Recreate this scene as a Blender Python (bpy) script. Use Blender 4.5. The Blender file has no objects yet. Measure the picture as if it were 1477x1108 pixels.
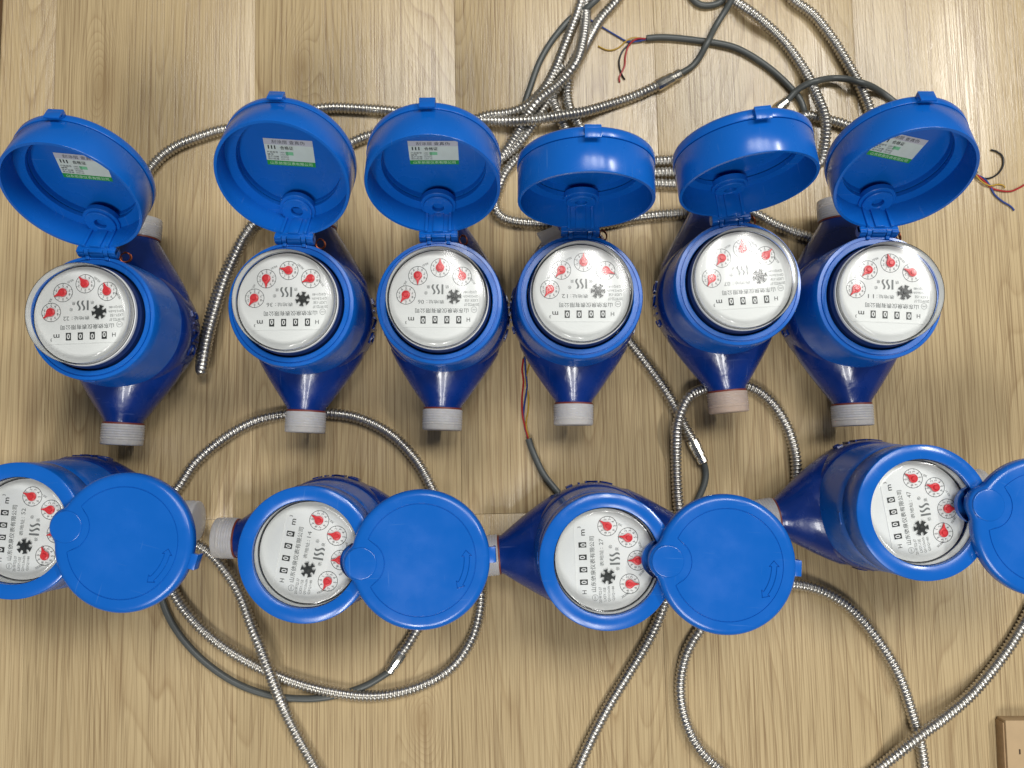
import bpy, bmesh, math, random
from mathutils import Matrix, Vector
rnd = random.Random(7)
R = math.radians
sc = bpy.context.scene
C = sc.collection

# ------------------------------------------------------------------ camera
cam_d = bpy.data.cameras.new('camera'); cam = bpy.data.objects.new('camera', cam_d); C.objects.link(cam)
cam.location = (0, 0, 0.600); cam.rotation_euler = (0.0866, 0, 0)
cam_d.sensor_width = 36; cam_d.lens = 36*1140/1477
cam_d.clip_start = 0.01; cam_d.clip_end = 50
sc.camera = cam
# ------------------------------------------------------------------ world and lamps (a room lit by ceiling panels)
w = bpy.data.worlds.new('World'); sc.world = w; w.use_nodes = True
w.node_tree.nodes['Background'].inputs[0].default_value = (0.95, 0.98, 1.0, 1)
w.node_tree.nodes['Background'].inputs[1].default_value = 0.11
def area(name, loc, sx, sy, power, col):
    l = bpy.data.lights.new(name, 'AREA'); l.shape = 'RECTANGLE'; l.size = sx; l.size_y = sy; l.energy = power; l.color = col
    o = bpy.data.objects.new(name, l); C.objects.link(o); o.location = loc
    o.rotation_euler = (0, 0, 0)
    return o
for tx, tp in ((-0.09, 9), (0.38, 14), (0.86, 11), (1.75, 40)):
    area('ceiling_tube_lamp', (tx, 0.98, 2.4), 0.15, 0.76, tp, (1.0, 0.985, 0.95))
for tx, tp in ((-0.45, 30), (0.15, 26)):
    area('ceiling_tube_lamp', (tx, -1.75, 2.4), 0.15, 1.1, tp, (1.0, 0.985, 0.95))
vs = sc.view_settings; vs.view_transform = 'Standard'; vs.look = 'None'; vs.gamma = 1; vs.exposure = 0; vs.use_curve_mapping = False
sc.render.engine = 'CYCLES'

# ------------------------------------------------------------------ materials
def mat(name):
    m = bpy.data.materials.new(name); m.use_nodes = True
    nt = m.node_tree; b = nt.nodes['Principled BSDF']
    return m, nt, b
def N(nt, t, **k):
    n = nt.nodes.new(t)
    for a, v in k.items():
        if a.startswith('i_'): n.inputs[a[2:].replace('_', ' ')].default_value = v
        else: setattr(n, a, v)
    return n
def simple(name, col, rough=.4, metal=0., spec=.5, coat=0., bump=0., bscale=400, var=0., vscale=60, rvar=0.):
    m, nt, b = mat(name)
    b.inputs['Base Color'].default_value = (*col, 1); b.inputs['Roughness'].default_value = rough
    b.inputs['Metallic'].default_value = metal; b.inputs['Specular IOR Level'].default_value = spec
    b.inputs['Coat Weight'].default_value = coat; b.inputs['Coat Roughness'].default_value = .06
    tc = N(nt, 'ShaderNodeTexCoord')
    if bump:
        no = N(nt, 'ShaderNodeTexNoise'); no.inputs['Scale'].default_value = bscale; no.inputs['Detail'].default_value = 3
        bp = N(nt, 'ShaderNodeBump'); bp.inputs['Strength'].default_value = bump; bp.inputs['Distance'].default_value = .0005
        nt.links.new(tc.outputs['Object'], no.inputs['Vector']); nt.links.new(no.outputs['Fac'], bp.inputs['Height'])
        nt.links.new(bp.outputs['Normal'], b.inputs['Normal'])
    if var or rvar:
        no = N(nt, 'ShaderNodeTexNoise'); no.inputs['Scale'].default_value = vscale; no.inputs['Detail'].default_value = 5
        nt.links.new(tc.outputs['Object'], no.inputs['Vector'])
        if var:
            mx = N(nt, 'ShaderNodeMix', data_type='RGBA')
            mx.inputs[6].default_value = (*[c*(1-var) for c in col], 1); mx.inputs[7].default_value = (*[min(1, c*(1+var)) for c in col], 1)
            nt.links.new(no.outputs['Fac'], mx.inputs[0]); nt.links.new(mx.outputs[2], b.inputs['Base Color'])
        if rvar:
            mr = N(nt, 'ShaderNodeMapRange'); mr.inputs['From Min'].default_value = .35; mr.inputs['From Max'].default_value = .7
            mr.inputs['To Min'].default_value = max(.02, rough-rvar); mr.inputs['To Max'].default_value = rough+rvar
            nt.links.new(no.outputs['Fac'], mr.inputs['Value']); nt.links.new(mr.outputs[0], b.inputs['Roughness'])
    return m

MP = simple('blue_plastic', (.004, .116, .50), .26, bump=.06, bscale=250, var=.10, vscale=35, rvar=.10)
MB = simple('blue_enamel', (.002, .023, .165), .26, coat=.18, bump=.5, bscale=170, var=.25, vscale=60, rvar=.09)
MDRUM = simple('navy_drum', (.010, .028, .12), .28)
MW = simple('dial_white', (.80, .81, .80), .5)
MINK = simple('dial_ink', (.035, .038, .04), .5)
MGREY = simple('dial_grey_ink', (.16, .17, .17), .5)
MRED = simple('pointer_red', (.72, .035, .045), .35)
MBLK = simple('black_plastic', (.022, .025, .025), .4)
MTHREAD = None
MGASK = simple('gasket_red_brown', (.16, .025, .012), .5)
MSTEEL = simple('stainless_steel', (.60, .58, .54), .36, metal=1., rvar=.08, vscale=300)
MNICK = simple('nickel_ferrule', (.70, .67, .60), .22, metal=1., rvar=.06, vscale=200)
MGCAB = simple('grey_pvc', (.075, .082, .078), .42, var=.08, vscale=80)
MCOPPER = simple('copper_wire', (.22, .06, .03), .4, metal=1.)
MWIRE = {'red': simple('wire_red', (.36, .02, .02), .4), 'black': simple('wire_black', (.012, .012, .014), .4),
         'blue': simple('wire_blue', (.02, .05, .22), .4), 'yellow': simple('wire_yellow', (.45, .27, .03), .4)}
MST = simple('sticker_mint', (.60, .68, .63), .25, var=.12, vscale=120)
MSTG = simple('sticker_silver', (.50, .51, .56), .22, var=.1, vscale=120)
MSTGR = simple('sticker_green', (.02, .30, .05), .35)
MSTGL = simple('sticker_light_green', (.20, .55, .30), .35)
MSTW = simple('sticker_text_pale', (.6, .8, .6), .4)

def scuffs(m, col, amount, thr):
    nt = m.node_tree; b = nt.nodes['Principled BSDF']; L = nt.links.new
    tc = N(nt, 'ShaderNodeTexCoord'); oi = N(nt, 'ShaderNodeObjectInfo')
    ad = N(nt, 'ShaderNodeVectorMath', operation='ADD'); L(tc.outputs['Object'], ad.inputs[0]); L(oi.outputs['Random'], ad.inputs[1])
    base = b.inputs['Base Color'].links[0].from_socket; acc = None
    for sc_, rz in (((900, 28, 40), .5), ((30, 800, 40), 1.1)):
        mp = N(nt, 'ShaderNodeMapping'); mp.inputs['Scale'].default_value = sc_; mp.inputs['Rotation'].default_value = (0, 0, rz); L(ad.outputs[0], mp.inputs[0])
        no = N(nt, 'ShaderNodeTexNoise'); no.inputs['Scale'].default_value = 1; no.inputs['Detail'].default_value = 2; L(mp.outputs[0], no.inputs['Vector'])
        mr = N(nt, 'ShaderNodeMapRange'); mr.inputs['From Min'].default_value = thr; mr.inputs['From Max'].default_value = thr+.06; mr.inputs['To Max'].default_value = amount; L(no.outputs['Fac'], mr.inputs['Value'])
        if acc is None: acc = mr.outputs[0]
        else:
            mx_ = N(nt, 'ShaderNodeMath', operation='MAXIMUM'); L(acc, mx_.inputs[0]); L(mr.outputs[0], mx_.inputs[1]); acc = mx_.outputs[0]
    mx = N(nt, 'ShaderNodeMix', data_type='RGBA'); mx.inputs[7].default_value = (*col, 1); L(base, mx.inputs[6]); L(acc, mx.inputs[0]); L(mx.outputs[2], b.inputs['Base Color'])
scuffs(MP, (.10, .25, .62), .28, .70)
scuffs(MB, (.12, .17, .38), .35, .71)
def thread_mat(name, tint):
    m, nt, b = mat(name)
    b.inputs['Base Color'].default_value = (*tint, 1); b.inputs['Roughness'].default_value = .38
    b.inputs['Transmission Weight'].default_value = .45; b.inputs['IOR'].default_value = 1.3
    b.inputs['Subsurface Weight'].default_value = .25; b.inputs['Subsurface Radius'].default_value = (.006, .005, .004)
    tc = N(nt, 'ShaderNodeTexCoord'); mp = N(nt, 'ShaderNodeMapping'); mp.inputs['Scale'].default_value = (220, 900, 220)
    no = N(nt, 'ShaderNodeTexNoise'); no.inputs['Scale'].default_value = 1; no.inputs['Detail'].default_value = 4
    mx = N(nt, 'ShaderNodeMix', data_type='RGBA'); mx.inputs[6].default_value = (*[c*.86 for c in tint], 1); mx.inputs[7].default_value = (*[min(1, c*1.15) for c in tint], 1)
    nt.links.new(tc.outputs['Object'], mp.inputs[0]); nt.links.new(mp.outputs[0], no.inputs['Vector']); nt.links.new(no.outputs['Fac'], mx.inputs[0]); nt.links.new(mx.outputs[2], b.inputs['Base Color'])
    return m
MTHREAD = thread_mat('thread_cap_clear', (.76, .74, .72))
MTHREADB = thread_mat('thread_cap_tan', (.70, .55, .45))

def glass_mat():
    m = bpy.data.materials.new('clear_glass'); m.use_nodes = True; nt = m.node_tree; nt.nodes.clear()
    out = N(nt, 'ShaderNodeOutputMaterial'); mx = N(nt, 'ShaderNodeMixShader'); tr = N(nt, 'ShaderNodeBsdfTransparent'); gl = N(nt, 'ShaderNodeBsdfGlossy')
    tr.inputs[0].default_value = (.97, .98, .975, 1); gl.inputs['Roughness'].default_value = .13; fr = N(nt, 'ShaderNodeFresnel'); fr.inputs[0].default_value = 1.5
    nt.links.new(fr.outputs[0], mx.inputs[0]); nt.links.new(tr.outputs[0], mx.inputs[1]); nt.links.new(gl.outputs[0], mx.inputs[2]); nt.links.new(mx.outputs[0], out.inputs[0])
    return m
MGLASS = glass_mat()

KNOTS = ((-.322, .286, .016, .042, .16), (-.168, .301, .013, .036, .14), (-.066, -.196, .013, .026, .12))
def wood_mat():
    m, nt, b = mat('oak_laminate'); L = nt.links.new
    tc = N(nt, 'ShaderNodeTexCoord'); oi = N(nt, 'ShaderNodeObjectInfo')
    off = N(nt, 'ShaderNodeVectorMath', operation='SCALE'); cmb = N(nt, 'ShaderNodeCombineXYZ')
    mul = N(nt, 'ShaderNodeMath', operation='MULTIPLY'); mul.inputs[1].default_value = 7.31
    L(oi.outputs['Random'], mul.inputs[0]); L(mul.outputs[0], cmb.inputs[0]); L(mul.outputs[0], cmb.inputs[1]); L(oi.outputs['Random'], cmb.inputs[2])
    add = N(nt, 'ShaderNodeVectorMath', operation='ADD'); L(tc.outputs['Object'], add.inputs[0]); L(cmb.outputs[0], add.inputs[1])
    def noise(scale, detail, rough=.5, dist=0., src=None):
        mp = N(nt, 'ShaderNodeMapping'); mp.inputs['Scale'].default_value = scale; L((src or add).outputs[0], mp.inputs[0])
        no = N(nt, 'ShaderNodeTexNoise'); no.inputs['Scale'].default_value = 1; no.inputs['Detail'].default_value = detail
        no.inputs['Roughness'].default_value = rough; no.inputs['Distortion'].default_value = dist
        L(mp.outputs[0], no.inputs['Vector']); return no
    # growth rings: contour lines of a long, stretched field -> cathedrals and straight grain
    f1 = noise((11, 1.15, 1), 1.0, .4)
    f2 = noise((28, 3, 1), 2, .5)
    s2 = N(nt, 'ShaderNodeMath', operation='MULTIPLY_ADD'); s2.inputs[1].default_value = .05; L(f2.outputs['Fac'], s2.inputs[0]); L(f1.outputs['Fac'], s2.inputs[2])
    sx = N(nt, 'ShaderNodeSeparateXYZ'); L(add.outputs[0], sx.inputs[0])
    sxm = N(nt, 'ShaderNodeMath', operation='MULTIPLY_ADD'); sxm.inputs[1].default_value = 2.8; L(sx.outputs[0], sxm.inputs[0]); L(s2.outputs[0], sxm.inputs[2])
    # a few knots: the rings close around them
    geo = N(nt, 'ShaderNodeNewGeometry'); field = sxm.outputs[0]; knot = None
    for kx, ky, sxk, syk, amp in KNOTS:
        su = N(nt, 'ShaderNodeVectorMath', operation='SUBTRACT'); L(geo.outputs['Position'], su.inputs[0]); su.inputs[1].default_value = (kx, ky, 0)
        mu = N(nt, 'ShaderNodeVectorMath', operation='MULTIPLY'); L(su.outputs[0], mu.inputs[0]); mu.inputs[1].default_value = (1/sxk, 1/syk, 0)
        dt = N(nt, 'ShaderNodeVectorMath', operation='DOT_PRODUCT'); L(mu.outputs[0], dt.inputs[0]); L(mu.outputs[0], dt.inputs[1])
        ng = N(nt, 'ShaderNodeMath', operation='MULTIPLY'); L(dt.outputs['Value'], ng.inputs[0]); ng.inputs[1].default_value = -1
        ex = N(nt, 'ShaderNodeMath', operation='EXPONENT'); L(ng.outputs[0], ex.inputs[0])
        ma = N(nt, 'ShaderNodeMath', operation='MULTIPLY_ADD'); L(ex.outputs[0], ma.inputs[0]); ma.inputs[1].default_value = amp; L(field, ma.inputs[2]); field = ma.outputs[0]
        pw = N(nt, 'ShaderNodeMath', operation='POWER'); L(ex.outputs[0], pw.inputs[0]); pw.inputs[1].default_value = 3
        if knot is None: knot = pw.outputs[0]
        else:
            mx_ = N(nt, 'ShaderNodeMath', operation='MAXIMUM'); L(knot, mx_.inputs[0]); L(pw.outputs[0], mx_.inputs[1]); knot = mx_.outputs[0]
    k = N(nt, 'ShaderNodeMath', operation='MULTIPLY'); k.inputs[1].default_value = 58; L(field, k.inputs[0])
    fr = N(nt, 'ShaderNodeMath', operation='FRACT'); L(k.outputs[0], fr.inputs[0])
    # a second set of fine, nearly straight lines
    f3 = noise((40, 2.2, 1), 2, .5)
    l3 = N(nt, 'ShaderNodeMath', operation='MULTIPLY_ADD'); L(f3.outputs['Fac'], l3.inputs[0]); l3.inputs[1].default_value = .022; L(sx.outputs[0], l3.inputs[2])
    l4 = N(nt, 'ShaderNodeMath', operation='MULTIPLY'); L(l3.outputs[0], l4.inputs[0]); l4.inputs[1].default_value = 330
    l5 = N(nt, 'ShaderNodeMath', operation='PINGPONG'); L(l4.outputs[0], l5.inputs[0]); l5.inputs[1].default_value = .5
    l6 = N(nt, 'ShaderNodeMapRange'); L(l5.outputs[0], l6.inputs['Value']); l6.inputs['From Min'].default_value = .34; l6.inputs['From Max'].default_value = .5; l6.inputs['To Max'].default_value = .42
    ring = N(nt, 'ShaderNodeValToRGB'); e = ring.color_ramp.elements
    e[0].position = 0; e[0].color = (.0, .0, .0, 1); e[1].position = 1; e[1].color = (0, 0, 0, 1)
    for p, v in ((.35, .12), (.72, .45), (.88, 1.), (.95, .3)):
        q = ring.color_ramp.elements.new(p); q.color = (v, v, v, 1)
    L(fr.outputs[0], ring.inputs[0])
    # fine pores: short dark dashes along the grain
    po = noise((880, 9, 1), 3, .68, .35)
    pr = N(nt, 'ShaderNodeMapRange'); pr.inputs['From Min'].default_value = .49; pr.inputs['From Max'].default_value = .66; L(po.outputs['Fac'], pr.inputs['Value'])
    po2 = noise((1500, 60, 1), 2, .6)
    tone = noise((16, 1.4, 1), 2, .5)
    c1 = N(nt, 'ShaderNodeMix', data_type='RGBA'); c1.inputs[6].default_value = (.490, .366, .188, 1); c1.inputs[7].default_value = (.550, .420, .226, 1); L(tone.outputs['Fac'], c1.inputs[0])
    c2 = N(nt, 'ShaderNodeMix', data_type='RGBA'); c2.inputs[7].default_value = (.27, .165, .070, 1); L(c1.outputs[2], c2.inputs[6])
    rmod = noise((22, 2.5, 1), 2)
    rm = N(nt, 'ShaderNodeMapRange'); rm.inputs['From Min'].default_value = .3; rm.inputs['From Max'].default_value = .7; rm.inputs['To Min'].default_value = .18; rm.inputs['To Max'].default_value = .62; L(rmod.outputs['Fac'], rm.inputs['Value'])
    r2 = N(nt, 'ShaderNodeMath', operation='MULTIPLY'); L(ring.outputs[0], r2.inputs[0]); L(rm.outputs[0], r2.inputs[1]); L(r2.outputs[0], c2.inputs[0])
    c3 = N(nt, 'ShaderNodeMix', data_type='RGBA'); c3.inputs[7].default_value = (.20, .122, .055, 1); L(c2.outputs[2], c3.inputs[6])
    p3 = N(nt, 'ShaderNodeMath', operation='MULTIPLY'); p3.inputs[1].default_value = .70; L(pr.outputs[0], p3.inputs[0]); L(p3.outputs[0], c3.inputs[0])
    c4 = N(nt, 'ShaderNodeMix', data_type='RGBA'); c4.inputs[7].default_value = (.26, .170, .075, 1); L(c3.outputs[2], c4.inputs[6])
    l7 = N(nt, 'ShaderNodeMath', operation='MULTIPLY'); L(l6.outputs[0], l7.inputs[0]); L(tone.outputs['Fac'], l7.inputs[1]); l8 = N(nt, 'ShaderNodeMath', operation='MULTIPLY'); L(l7.outputs[0], l8.inputs[0]); l8.inputs[1].default_value = 1.8; L(l8.outputs[0], c4.inputs[0])
    c5 = N(nt, 'ShaderNodeMix', data_type='RGBA'); c5.inputs[7].default_value = (.30, .195, .085, 1); L(c4.outputs[2], c5.inputs[6])
    kk = N(nt, 'ShaderNodeMath', operation='MULTIPLY'); L(knot, kk.inputs[0]); kk.inputs[1].default_value = .55; L(kk.outputs[0], c5.inputs[0])
    hs = N(nt, 'ShaderNodeHueSaturation'); hs.inputs['Saturation'].default_value = .94; L(c5.outputs[2], hs.inputs['Color'])
    vr = N(nt, 'ShaderNodeMapRange'); vr.inputs['To Min'].default_value = .985; vr.inputs['To Max'].default_value = 1.015; L(oi.outputs['Random'], vr.inputs['Value']); L(vr.outputs[0], hs.inputs['Value'])
    L(hs.outputs[0], b.inputs['Base Color'])
    b.inputs['Roughness'].default_value = .24; b.inputs['Specular IOR Level'].default_value = .5
    # embossed laminate relief
    em = noise((900, 260, 1), 3, .6); h1 = N(nt, 'ShaderNodeMath', operation='MULTIPLY_ADD'); h1.inputs[1].default_value = -.8; L(pr.outputs[0], h1.inputs[0]); L(em.outputs['Fac'], h1.inputs[2])
    bp = N(nt, 'ShaderNodeBump'); bp.inputs['Strength'].default_value = .35; bp.inputs['Distance'].default_value = .00025; L(h1.outputs[0], bp.inputs['Height']); L(bp.outputs[0], b.inputs['Normal'])
    return m
MWOOD = wood_mat()
MSEAM = simple('seam_dark', (.05, .03, .015), .7)
MCARD = simple('cardboard', (.46, .325, .18), .75, bump=.3, bscale=300, var=.12, vscale=90)
MCARDE = simple('cardboard_edge', (.38, .25, .13), .85, bump=.6, bscale=900, var=.25, vscale=300)
MSTRIP = simple('dark_wood', (.14, .07, .025), .5, var=.3, vscale=50)

# ------------------------------------------------------------------ mesh helpers
def tag(o, label, cat, group=None):
    o['label'] = label; o['category'] = cat
    if group: o['group'] = group
    return o
def link(name, me, parent=None, M=None):
    o = bpy.data.objects.new(name, me); C.objects.link(o)
    if parent: o.parent = parent
    if M is not None: o.matrix_basis = M
    return o
def finish(bm, name, m, smooth=True, ang=40):
    bmesh.ops.recalc_face_normals(bm, faces=bm.faces)
    me = bpy.data.meshes.new(name)
    if smooth:
        for f in bm.faces: f.smooth = True
        for e in bm.edges:
            if len(e.link_faces) == 2 and e.calc_face_angle(0) > R(ang): e.smooth = False
    bm.to_mesh(me); bm.free()
    for q in (m if isinstance(m, (list, tuple)) else [m]): me.materials.append(q)
    return me
def lathe(bm, prof, seg=64, M=Matrix(), closed=False, mi=0):
    rings = []
    for r, z in prof:
        if r < 1e-7: rings.append([bm.verts.new(M @ Vector((0, 0, z)))])
        else: rings.append([bm.verts.new(M @ Vector((r*math.cos(2*math.pi*i/seg), r*math.sin(2*math.pi*i/seg), z))) for i in range(seg)])
    n = len(rings)
    for a in range(n if closed else n-1):
        A, B = rings[a], rings[(a+1) % n]
        for i in range(seg):
            j = (i+1) % seg
            if len(A) == 1 and len(B) == 1: continue
            if len(A) == 1: f = bm.faces.new((A[0], B[i], B[j]))
            elif len(B) == 1: f = bm.faces.new((A[i], B[0], A[j]))
            else: f = bm.faces.new((A[i], B[i], B[j], A[j]))
            f.material_index = mi
def loops(bm, rings, cap0=True, cap1=True):
    V = [[bm.verts.new(p) for p in r] for r in rings]; n = len(V[0])
    for a in range(len(V)-1):
        for i in range(n):
            j = (i+1) % n; bm.faces.new((V[a][i], V[a+1][i], V[a+1][j], V[a][j]))
    if cap0: bm.faces.new(V[0])
    if cap1: bm.faces.new(V[-1])
    return V
def box(bm, x0, x1, y0, y1, z0, z1, bev=0., M=Matrix()):
    r = bmesh.ops.create_cube(bm, size=1, matrix=M @ Matrix.Translation(((x0+x1)/2, (y0+y1)/2, (z0+z1)/2)) @ Matrix.Diagonal((x1-x0, y1-y0, z1-z0, 1)))
    if bev:
        es = list({e for v in r['verts'] for e in v.link_edges})
        bmesh.ops.bevel(bm, geom=es, offset=bev, segments=2, affect='EDGES', profile=.5)
def flat(bm, pts, z, mi=0):
    f = bm.faces.new([bm.verts.new((x, y, z)) for x, y in pts]); f.material_index = mi
def annulus(bm, cx, cy, r0, r1, z, seg=40, mi=0):
    a = [(math.cos(2*math.pi*i/seg), math.sin(2*math.pi*i/seg)) for i in range(seg)]
    I = [bm.verts.new((cx+r0*c, cy+r0*s, z)) for c, s in a]; O = [bm.verts.new((cx+r1*c, cy+r1*s, z)) for c, s in a]
    for i in range(seg):
        j = (i+1) % seg; bm.faces.new((I[i], O[i], O[j], I[j])).material_index = mi
_tc = {}
def text_geo(s, bold=0.):
    if (s, bold) not in _tc:
        cu = bpy.data.curves.new('t', 'FONT'); cu.body = s; cu.size = 1; cu.align_x = 'CENTER'; cu.align_y = 'CENTER'; cu.resolution_u = 2; cu.offset = bold
        o = bpy.data.objects.new('t', cu); C.objects.link(o)
        me = bpy.data.meshes.new_from_object(o.evaluated_get(bpy.context.evaluated_depsgraph_get()))
        vs_ = [tuple(v.co) for v in me.vertices]; fs = [tuple(p.vertices) for p in me.polygons]
        bpy.data.objects.remove(o); bpy.data.curves.remove(cu); bpy.data.meshes.remove(me)
        if vs_:
            cxm = (min(v[0] for v in vs_)+max(v[0] for v in vs_))/2; cym = (min(v[1] for v in vs_)+max(v[1] for v in vs_))/2
            vs_ = [(v[0]-cxm, v[1]-cym) for v in vs_]
        _tc[(s, bold)] = (vs_, fs)
    return _tc[(s, bold)]
def text(bm, s, x, y, h=None, w=None, rot=0., z=0., mi=0, bold=0., mirror=False):
    v, f = text_geo(s, bold)
    if not v: return
    hh = max(p[1] for p in v)-min(p[1] for p in v); ww = max(p[0] for p in v)-min(p[0] for p in v)
    sy = h/hh if h else w/ww; sx_ = w/ww if w else sy
    if mirror: sx_ = -sx_
    c, s_ = math.cos(rot), math.sin(rot)
    B = [bm.verts.new((x+p[0]*sx_*c-p[1]*sy*s_, y+p[0]*sx_*s_+p[1]*sy*c, z)) for p in v]
    for q in f:
        try: bm.faces.new([B[i] for i in q]).material_index = mi
        except ValueError: pass

# ------------------------------------------------------------------ the floor: laminate planks
floor_bm = bmesh.new(); box(floor_bm, -1.6, 1.6, -1.5, 1.5, -.03, -.0085)
floor = link('floor', finish(floor_bm, 'floor', MSEAM, False)); floor['kind'] = 'structure'
PW = .158; GAP = .0002; FROT = R(1.2)
def plank_mesh(Lg):
    bm = bmesh.new(); box(bm, -PW/2+GAP/2, PW/2-GAP/2, -Lg/2+GAP/2, Lg/2-GAP/2, -.0080, 0, .00016)
    return finish(bm, 'plank', MWOOD, True, 50)
pm = plank_mesh(1.2)
for row, off in ((1, 0.), (-1, -.010)):
    for i in range(-8, 8):
        ux = -.1955 + off + PW*i + PW/2; uy = row*.6
        c, s = math.cos(FROT), math.sin(FROT)
        o = link('plank', pm, floor); o.location = (ux*c-uy*s, -.0455+ux*s+uy*c, 0); o.rotation_euler = (0, 0, FROT)

# ------------------------------------------------------------------ water meter: shared meshes (metres; +Y = top of the dial, hinge at -Y)
AX = .0285
def make_body():
    bm = bmesh.new()
    lathe(bm, [(0, .0), (.026, .0), (.034, .0025), (.0415, .008), (.0448, .017), (.0458, .026), (.0457, .037), (.0447, .044), (.0425, .0475), (.040, .0475), (0, .0475)], 72)
    for sg in (1, -1):
        secs = []
        for y, hw, hz in ((.012, .0420, .0240), (.0275, .0388, .0250), (.036, .0340, .0245), (.0445, .0286, .0222), (.053, .0228, .0190), (.061, .0172, .0155), (.0655, .0139, .0137), (.068, .0132, .0132)):
            secs.append([Vector((hw*math.cos(a), sg*y, AX+hz*math.sin(a)*(1 if math.sin(a) > 0 else .96))) for a in [2*math.pi*i/40 for i in range(40)]])
        loops(bm, secs)
        # thread stub
        lathe(bm, [(0, 0), (.0127, 0), (.0127, .010), (0, .010)], 32, Matrix.Translation((0, sg*.0675, AX)) @ Matrix.Rotation(-sg*math.pi/2, 4, 'X'))
    return finish(bm, 'body', MB, True, 60)
def make_emboss():
    bm = bmesh.new(); v, f = text_geo('DN15')
    out = []
    for k, d in ((0, .0004), (1, -.0006)):
        pass
    hh = max(p[1] for p in v)-min(p[1] for p in v); sc_ = .010/hh
    for lay in (.0468, .0450):
        out.append([bm.verts.new((lay*math.cos(-p[0]*sc_/.047), lay*math.sin(p[0]*sc_/.047), .026+p[1]*sc_)) for p in v])
    edges = {}
    for q in f:
        bm.faces.new([out[0][i] for i in q])
        for a, b_ in zip(q, q[1:]+q[:1]):
            key = (min(a, b_), max(a, b_)); edges[key] = edges.get(key, 0)+1
    for (a, b_), n in edges.items():
        if n == 1:
            try: bm.faces.new((out[0][a], out[0][b_], out[1][b_], out[1][a]))
            except ValueError: pass
    return finish(bm, 'embossed_letters', MB, True, 30)
HY, HZ = -.0442, .0835
def make_collar():
    bm = bmesh.new()
    lathe(bm, [(.0435, .0455), (.0432, .060), (.0422, .075), (.0418, .0828), (.0413, .0836), (.0394, .0838), (.0392, .0830), (.0387, .0830), (.0385, .0841), (.0358, .0841), (.0353, .0836), (.0353, .066), (.040, .0455)], 96, closed=True)
    for x in (-.0064, .0064):
        box(bm, x-.0014, x+.0014, -.0455, -.0385, .0765, .0850, .0006)
        lathe(bm, [(0, -.0014), (.0040, -.0014), (.0040, .0014), (0, .0014)], 24, Matrix.Translation((x, HY, HZ)) @ Matrix.Rotation(math.pi/2, 4, 'Y'))
    # small latch lip at the counter side
    box(bm, -.004, .004, .0405, .0424, .0775, .0800, .0004)
    return finish(bm, 'collar', MP, True, 40)
def make_cover():
    bm = bmesh.new(); T = Matrix.Translation((0, -HY, 0)); r = .0420
    lathe(bm, [(r-.0003, .0008), (r, .0014), (r, .0213), (r-.0002, .0217), (r-.0006, .0220), (.0334, .0220), (.0330, .0217), (.0330, .0186), (r-.0022, .0186), (r-.0020, .0008)], 112, T, closed=True)
    py = -HY-.0333
    lathe(bm, [(.0118, .0210), (.0118, .0172), (.0114, .0168), (.0098, .0168), (.0098, .0152), (.0094, .0148), (.0042, .0148), (.0038, .0152), (.0040, .0205), (0, .0205)], 48, Matrix.Translation((0, py, 0)))
    box(bm, -.0086, .0086, .0034, .0050, -.0006, .0172, .0003)
    for x in (-.0078, .0078): box(bm, x-.0010, x+.0010, .0045, .0066, -.0006, .0165, .0003)
    box(bm, -.0034, .0034, .0045, .0064, -.0008, .0150, .0003)
    box(bm, -.0125, .0125, .0008, .0040, -.0018, .0060, .0005)
    for x, hw in ((0, .0046), (-.0105, .0023), (.0105, .0023)):
        lathe(bm, [(0, -hw), (.0036, -hw), (.0040, -hw+.0004), (.0040, hw-.0004), (.0036, hw), (0, hw)], 24, Matrix.Translation((x, 0, 0)) @ Matrix.Rotation(math.pi/2, 4, 'Y'))
        box(bm, x-hw, x+hw, 0, .0035, -.0036, .0036, .0005)
    return finish(bm, 'cover', MP, True, 40)
LR, LC = .0424, .036
def lid_rho(th, R0, lobe):
    ux, uy = math.cos(th), math.sin(th); b = -uy*LC; d = b*b-(LC*LC-lobe*lobe)
    return max(R0, b+math.sqrt(d)) if (d >= 0 and b > 0) else R0
def make_lid():
    bm = bmesh.new(); n = 160
    ths = [2*math.pi*i/n for i in range(n)]
    def outline(inset):
        rr = [lid_rho(t, LR-inset, .0116-inset) for t in ths]
        rr = [(rr[i-1]+2*rr[i]+rr[(i+1) % n])/4 for i in range(n)]
        return [(r*math.cos(t), LC+r*math.sin(t)) for r, t in zip(rr, ths)]
    def groove(R0, lo):
        out = []
        for t in ths:
            ux, uy = math.cos(t), math.sin(t); b = -uy*LC; d = b*b-(LC*LC-lo*lo); r = R0
            if d >= 0 and b > 0: r = min(R0, b-math.sqrt(d))
            out.append((r*math.cos(t), LC+r*math.sin(t)))
        return out
    rings = []
    rings.append([Vector((.010*math.cos(t), LC+.010*math.sin(t), .0040)) for t in ths])
    rings.append([Vector((.0325*math.cos(t), LC+.0325*math.sin(t), .0040)) for t in ths])
    rings.append([Vector((.0328*math.cos(t), LC+.0328*math.sin(t), .0004)) for t in ths])
    for inset, z in ((.0040, .0), (.0002, .0), (.0, .0004), (.0, .0042), (.0004, .0054), (.0014, .0064), (.0028, .0070), (.0040, .00715)):
        rings.append([Vector((x, y, z)) for x, y in outline(inset)])
    for R0, lo, z in ((.0342, .0140, .0071), (.0340, .0142, .0066), (.0337, .0145, .0066), (.0335, .0147, .0071), (.020, .030, .00705)):
        rings.append([Vector((x, y, z)) for x, y in groove(R0, lo)])
    loops(bm, rings)
    return finish(bm, 'lid', MP, True, 35)
def make_pivot():
    bm = bmesh.new()
    lathe(bm, [(.0098, .0066), (.0098, .0072), (.0095, .0075), (.0090, .0076), (0, .0076)], 48)
    return finish(bm, 'pivot_cap', MP, True, 50)
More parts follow.
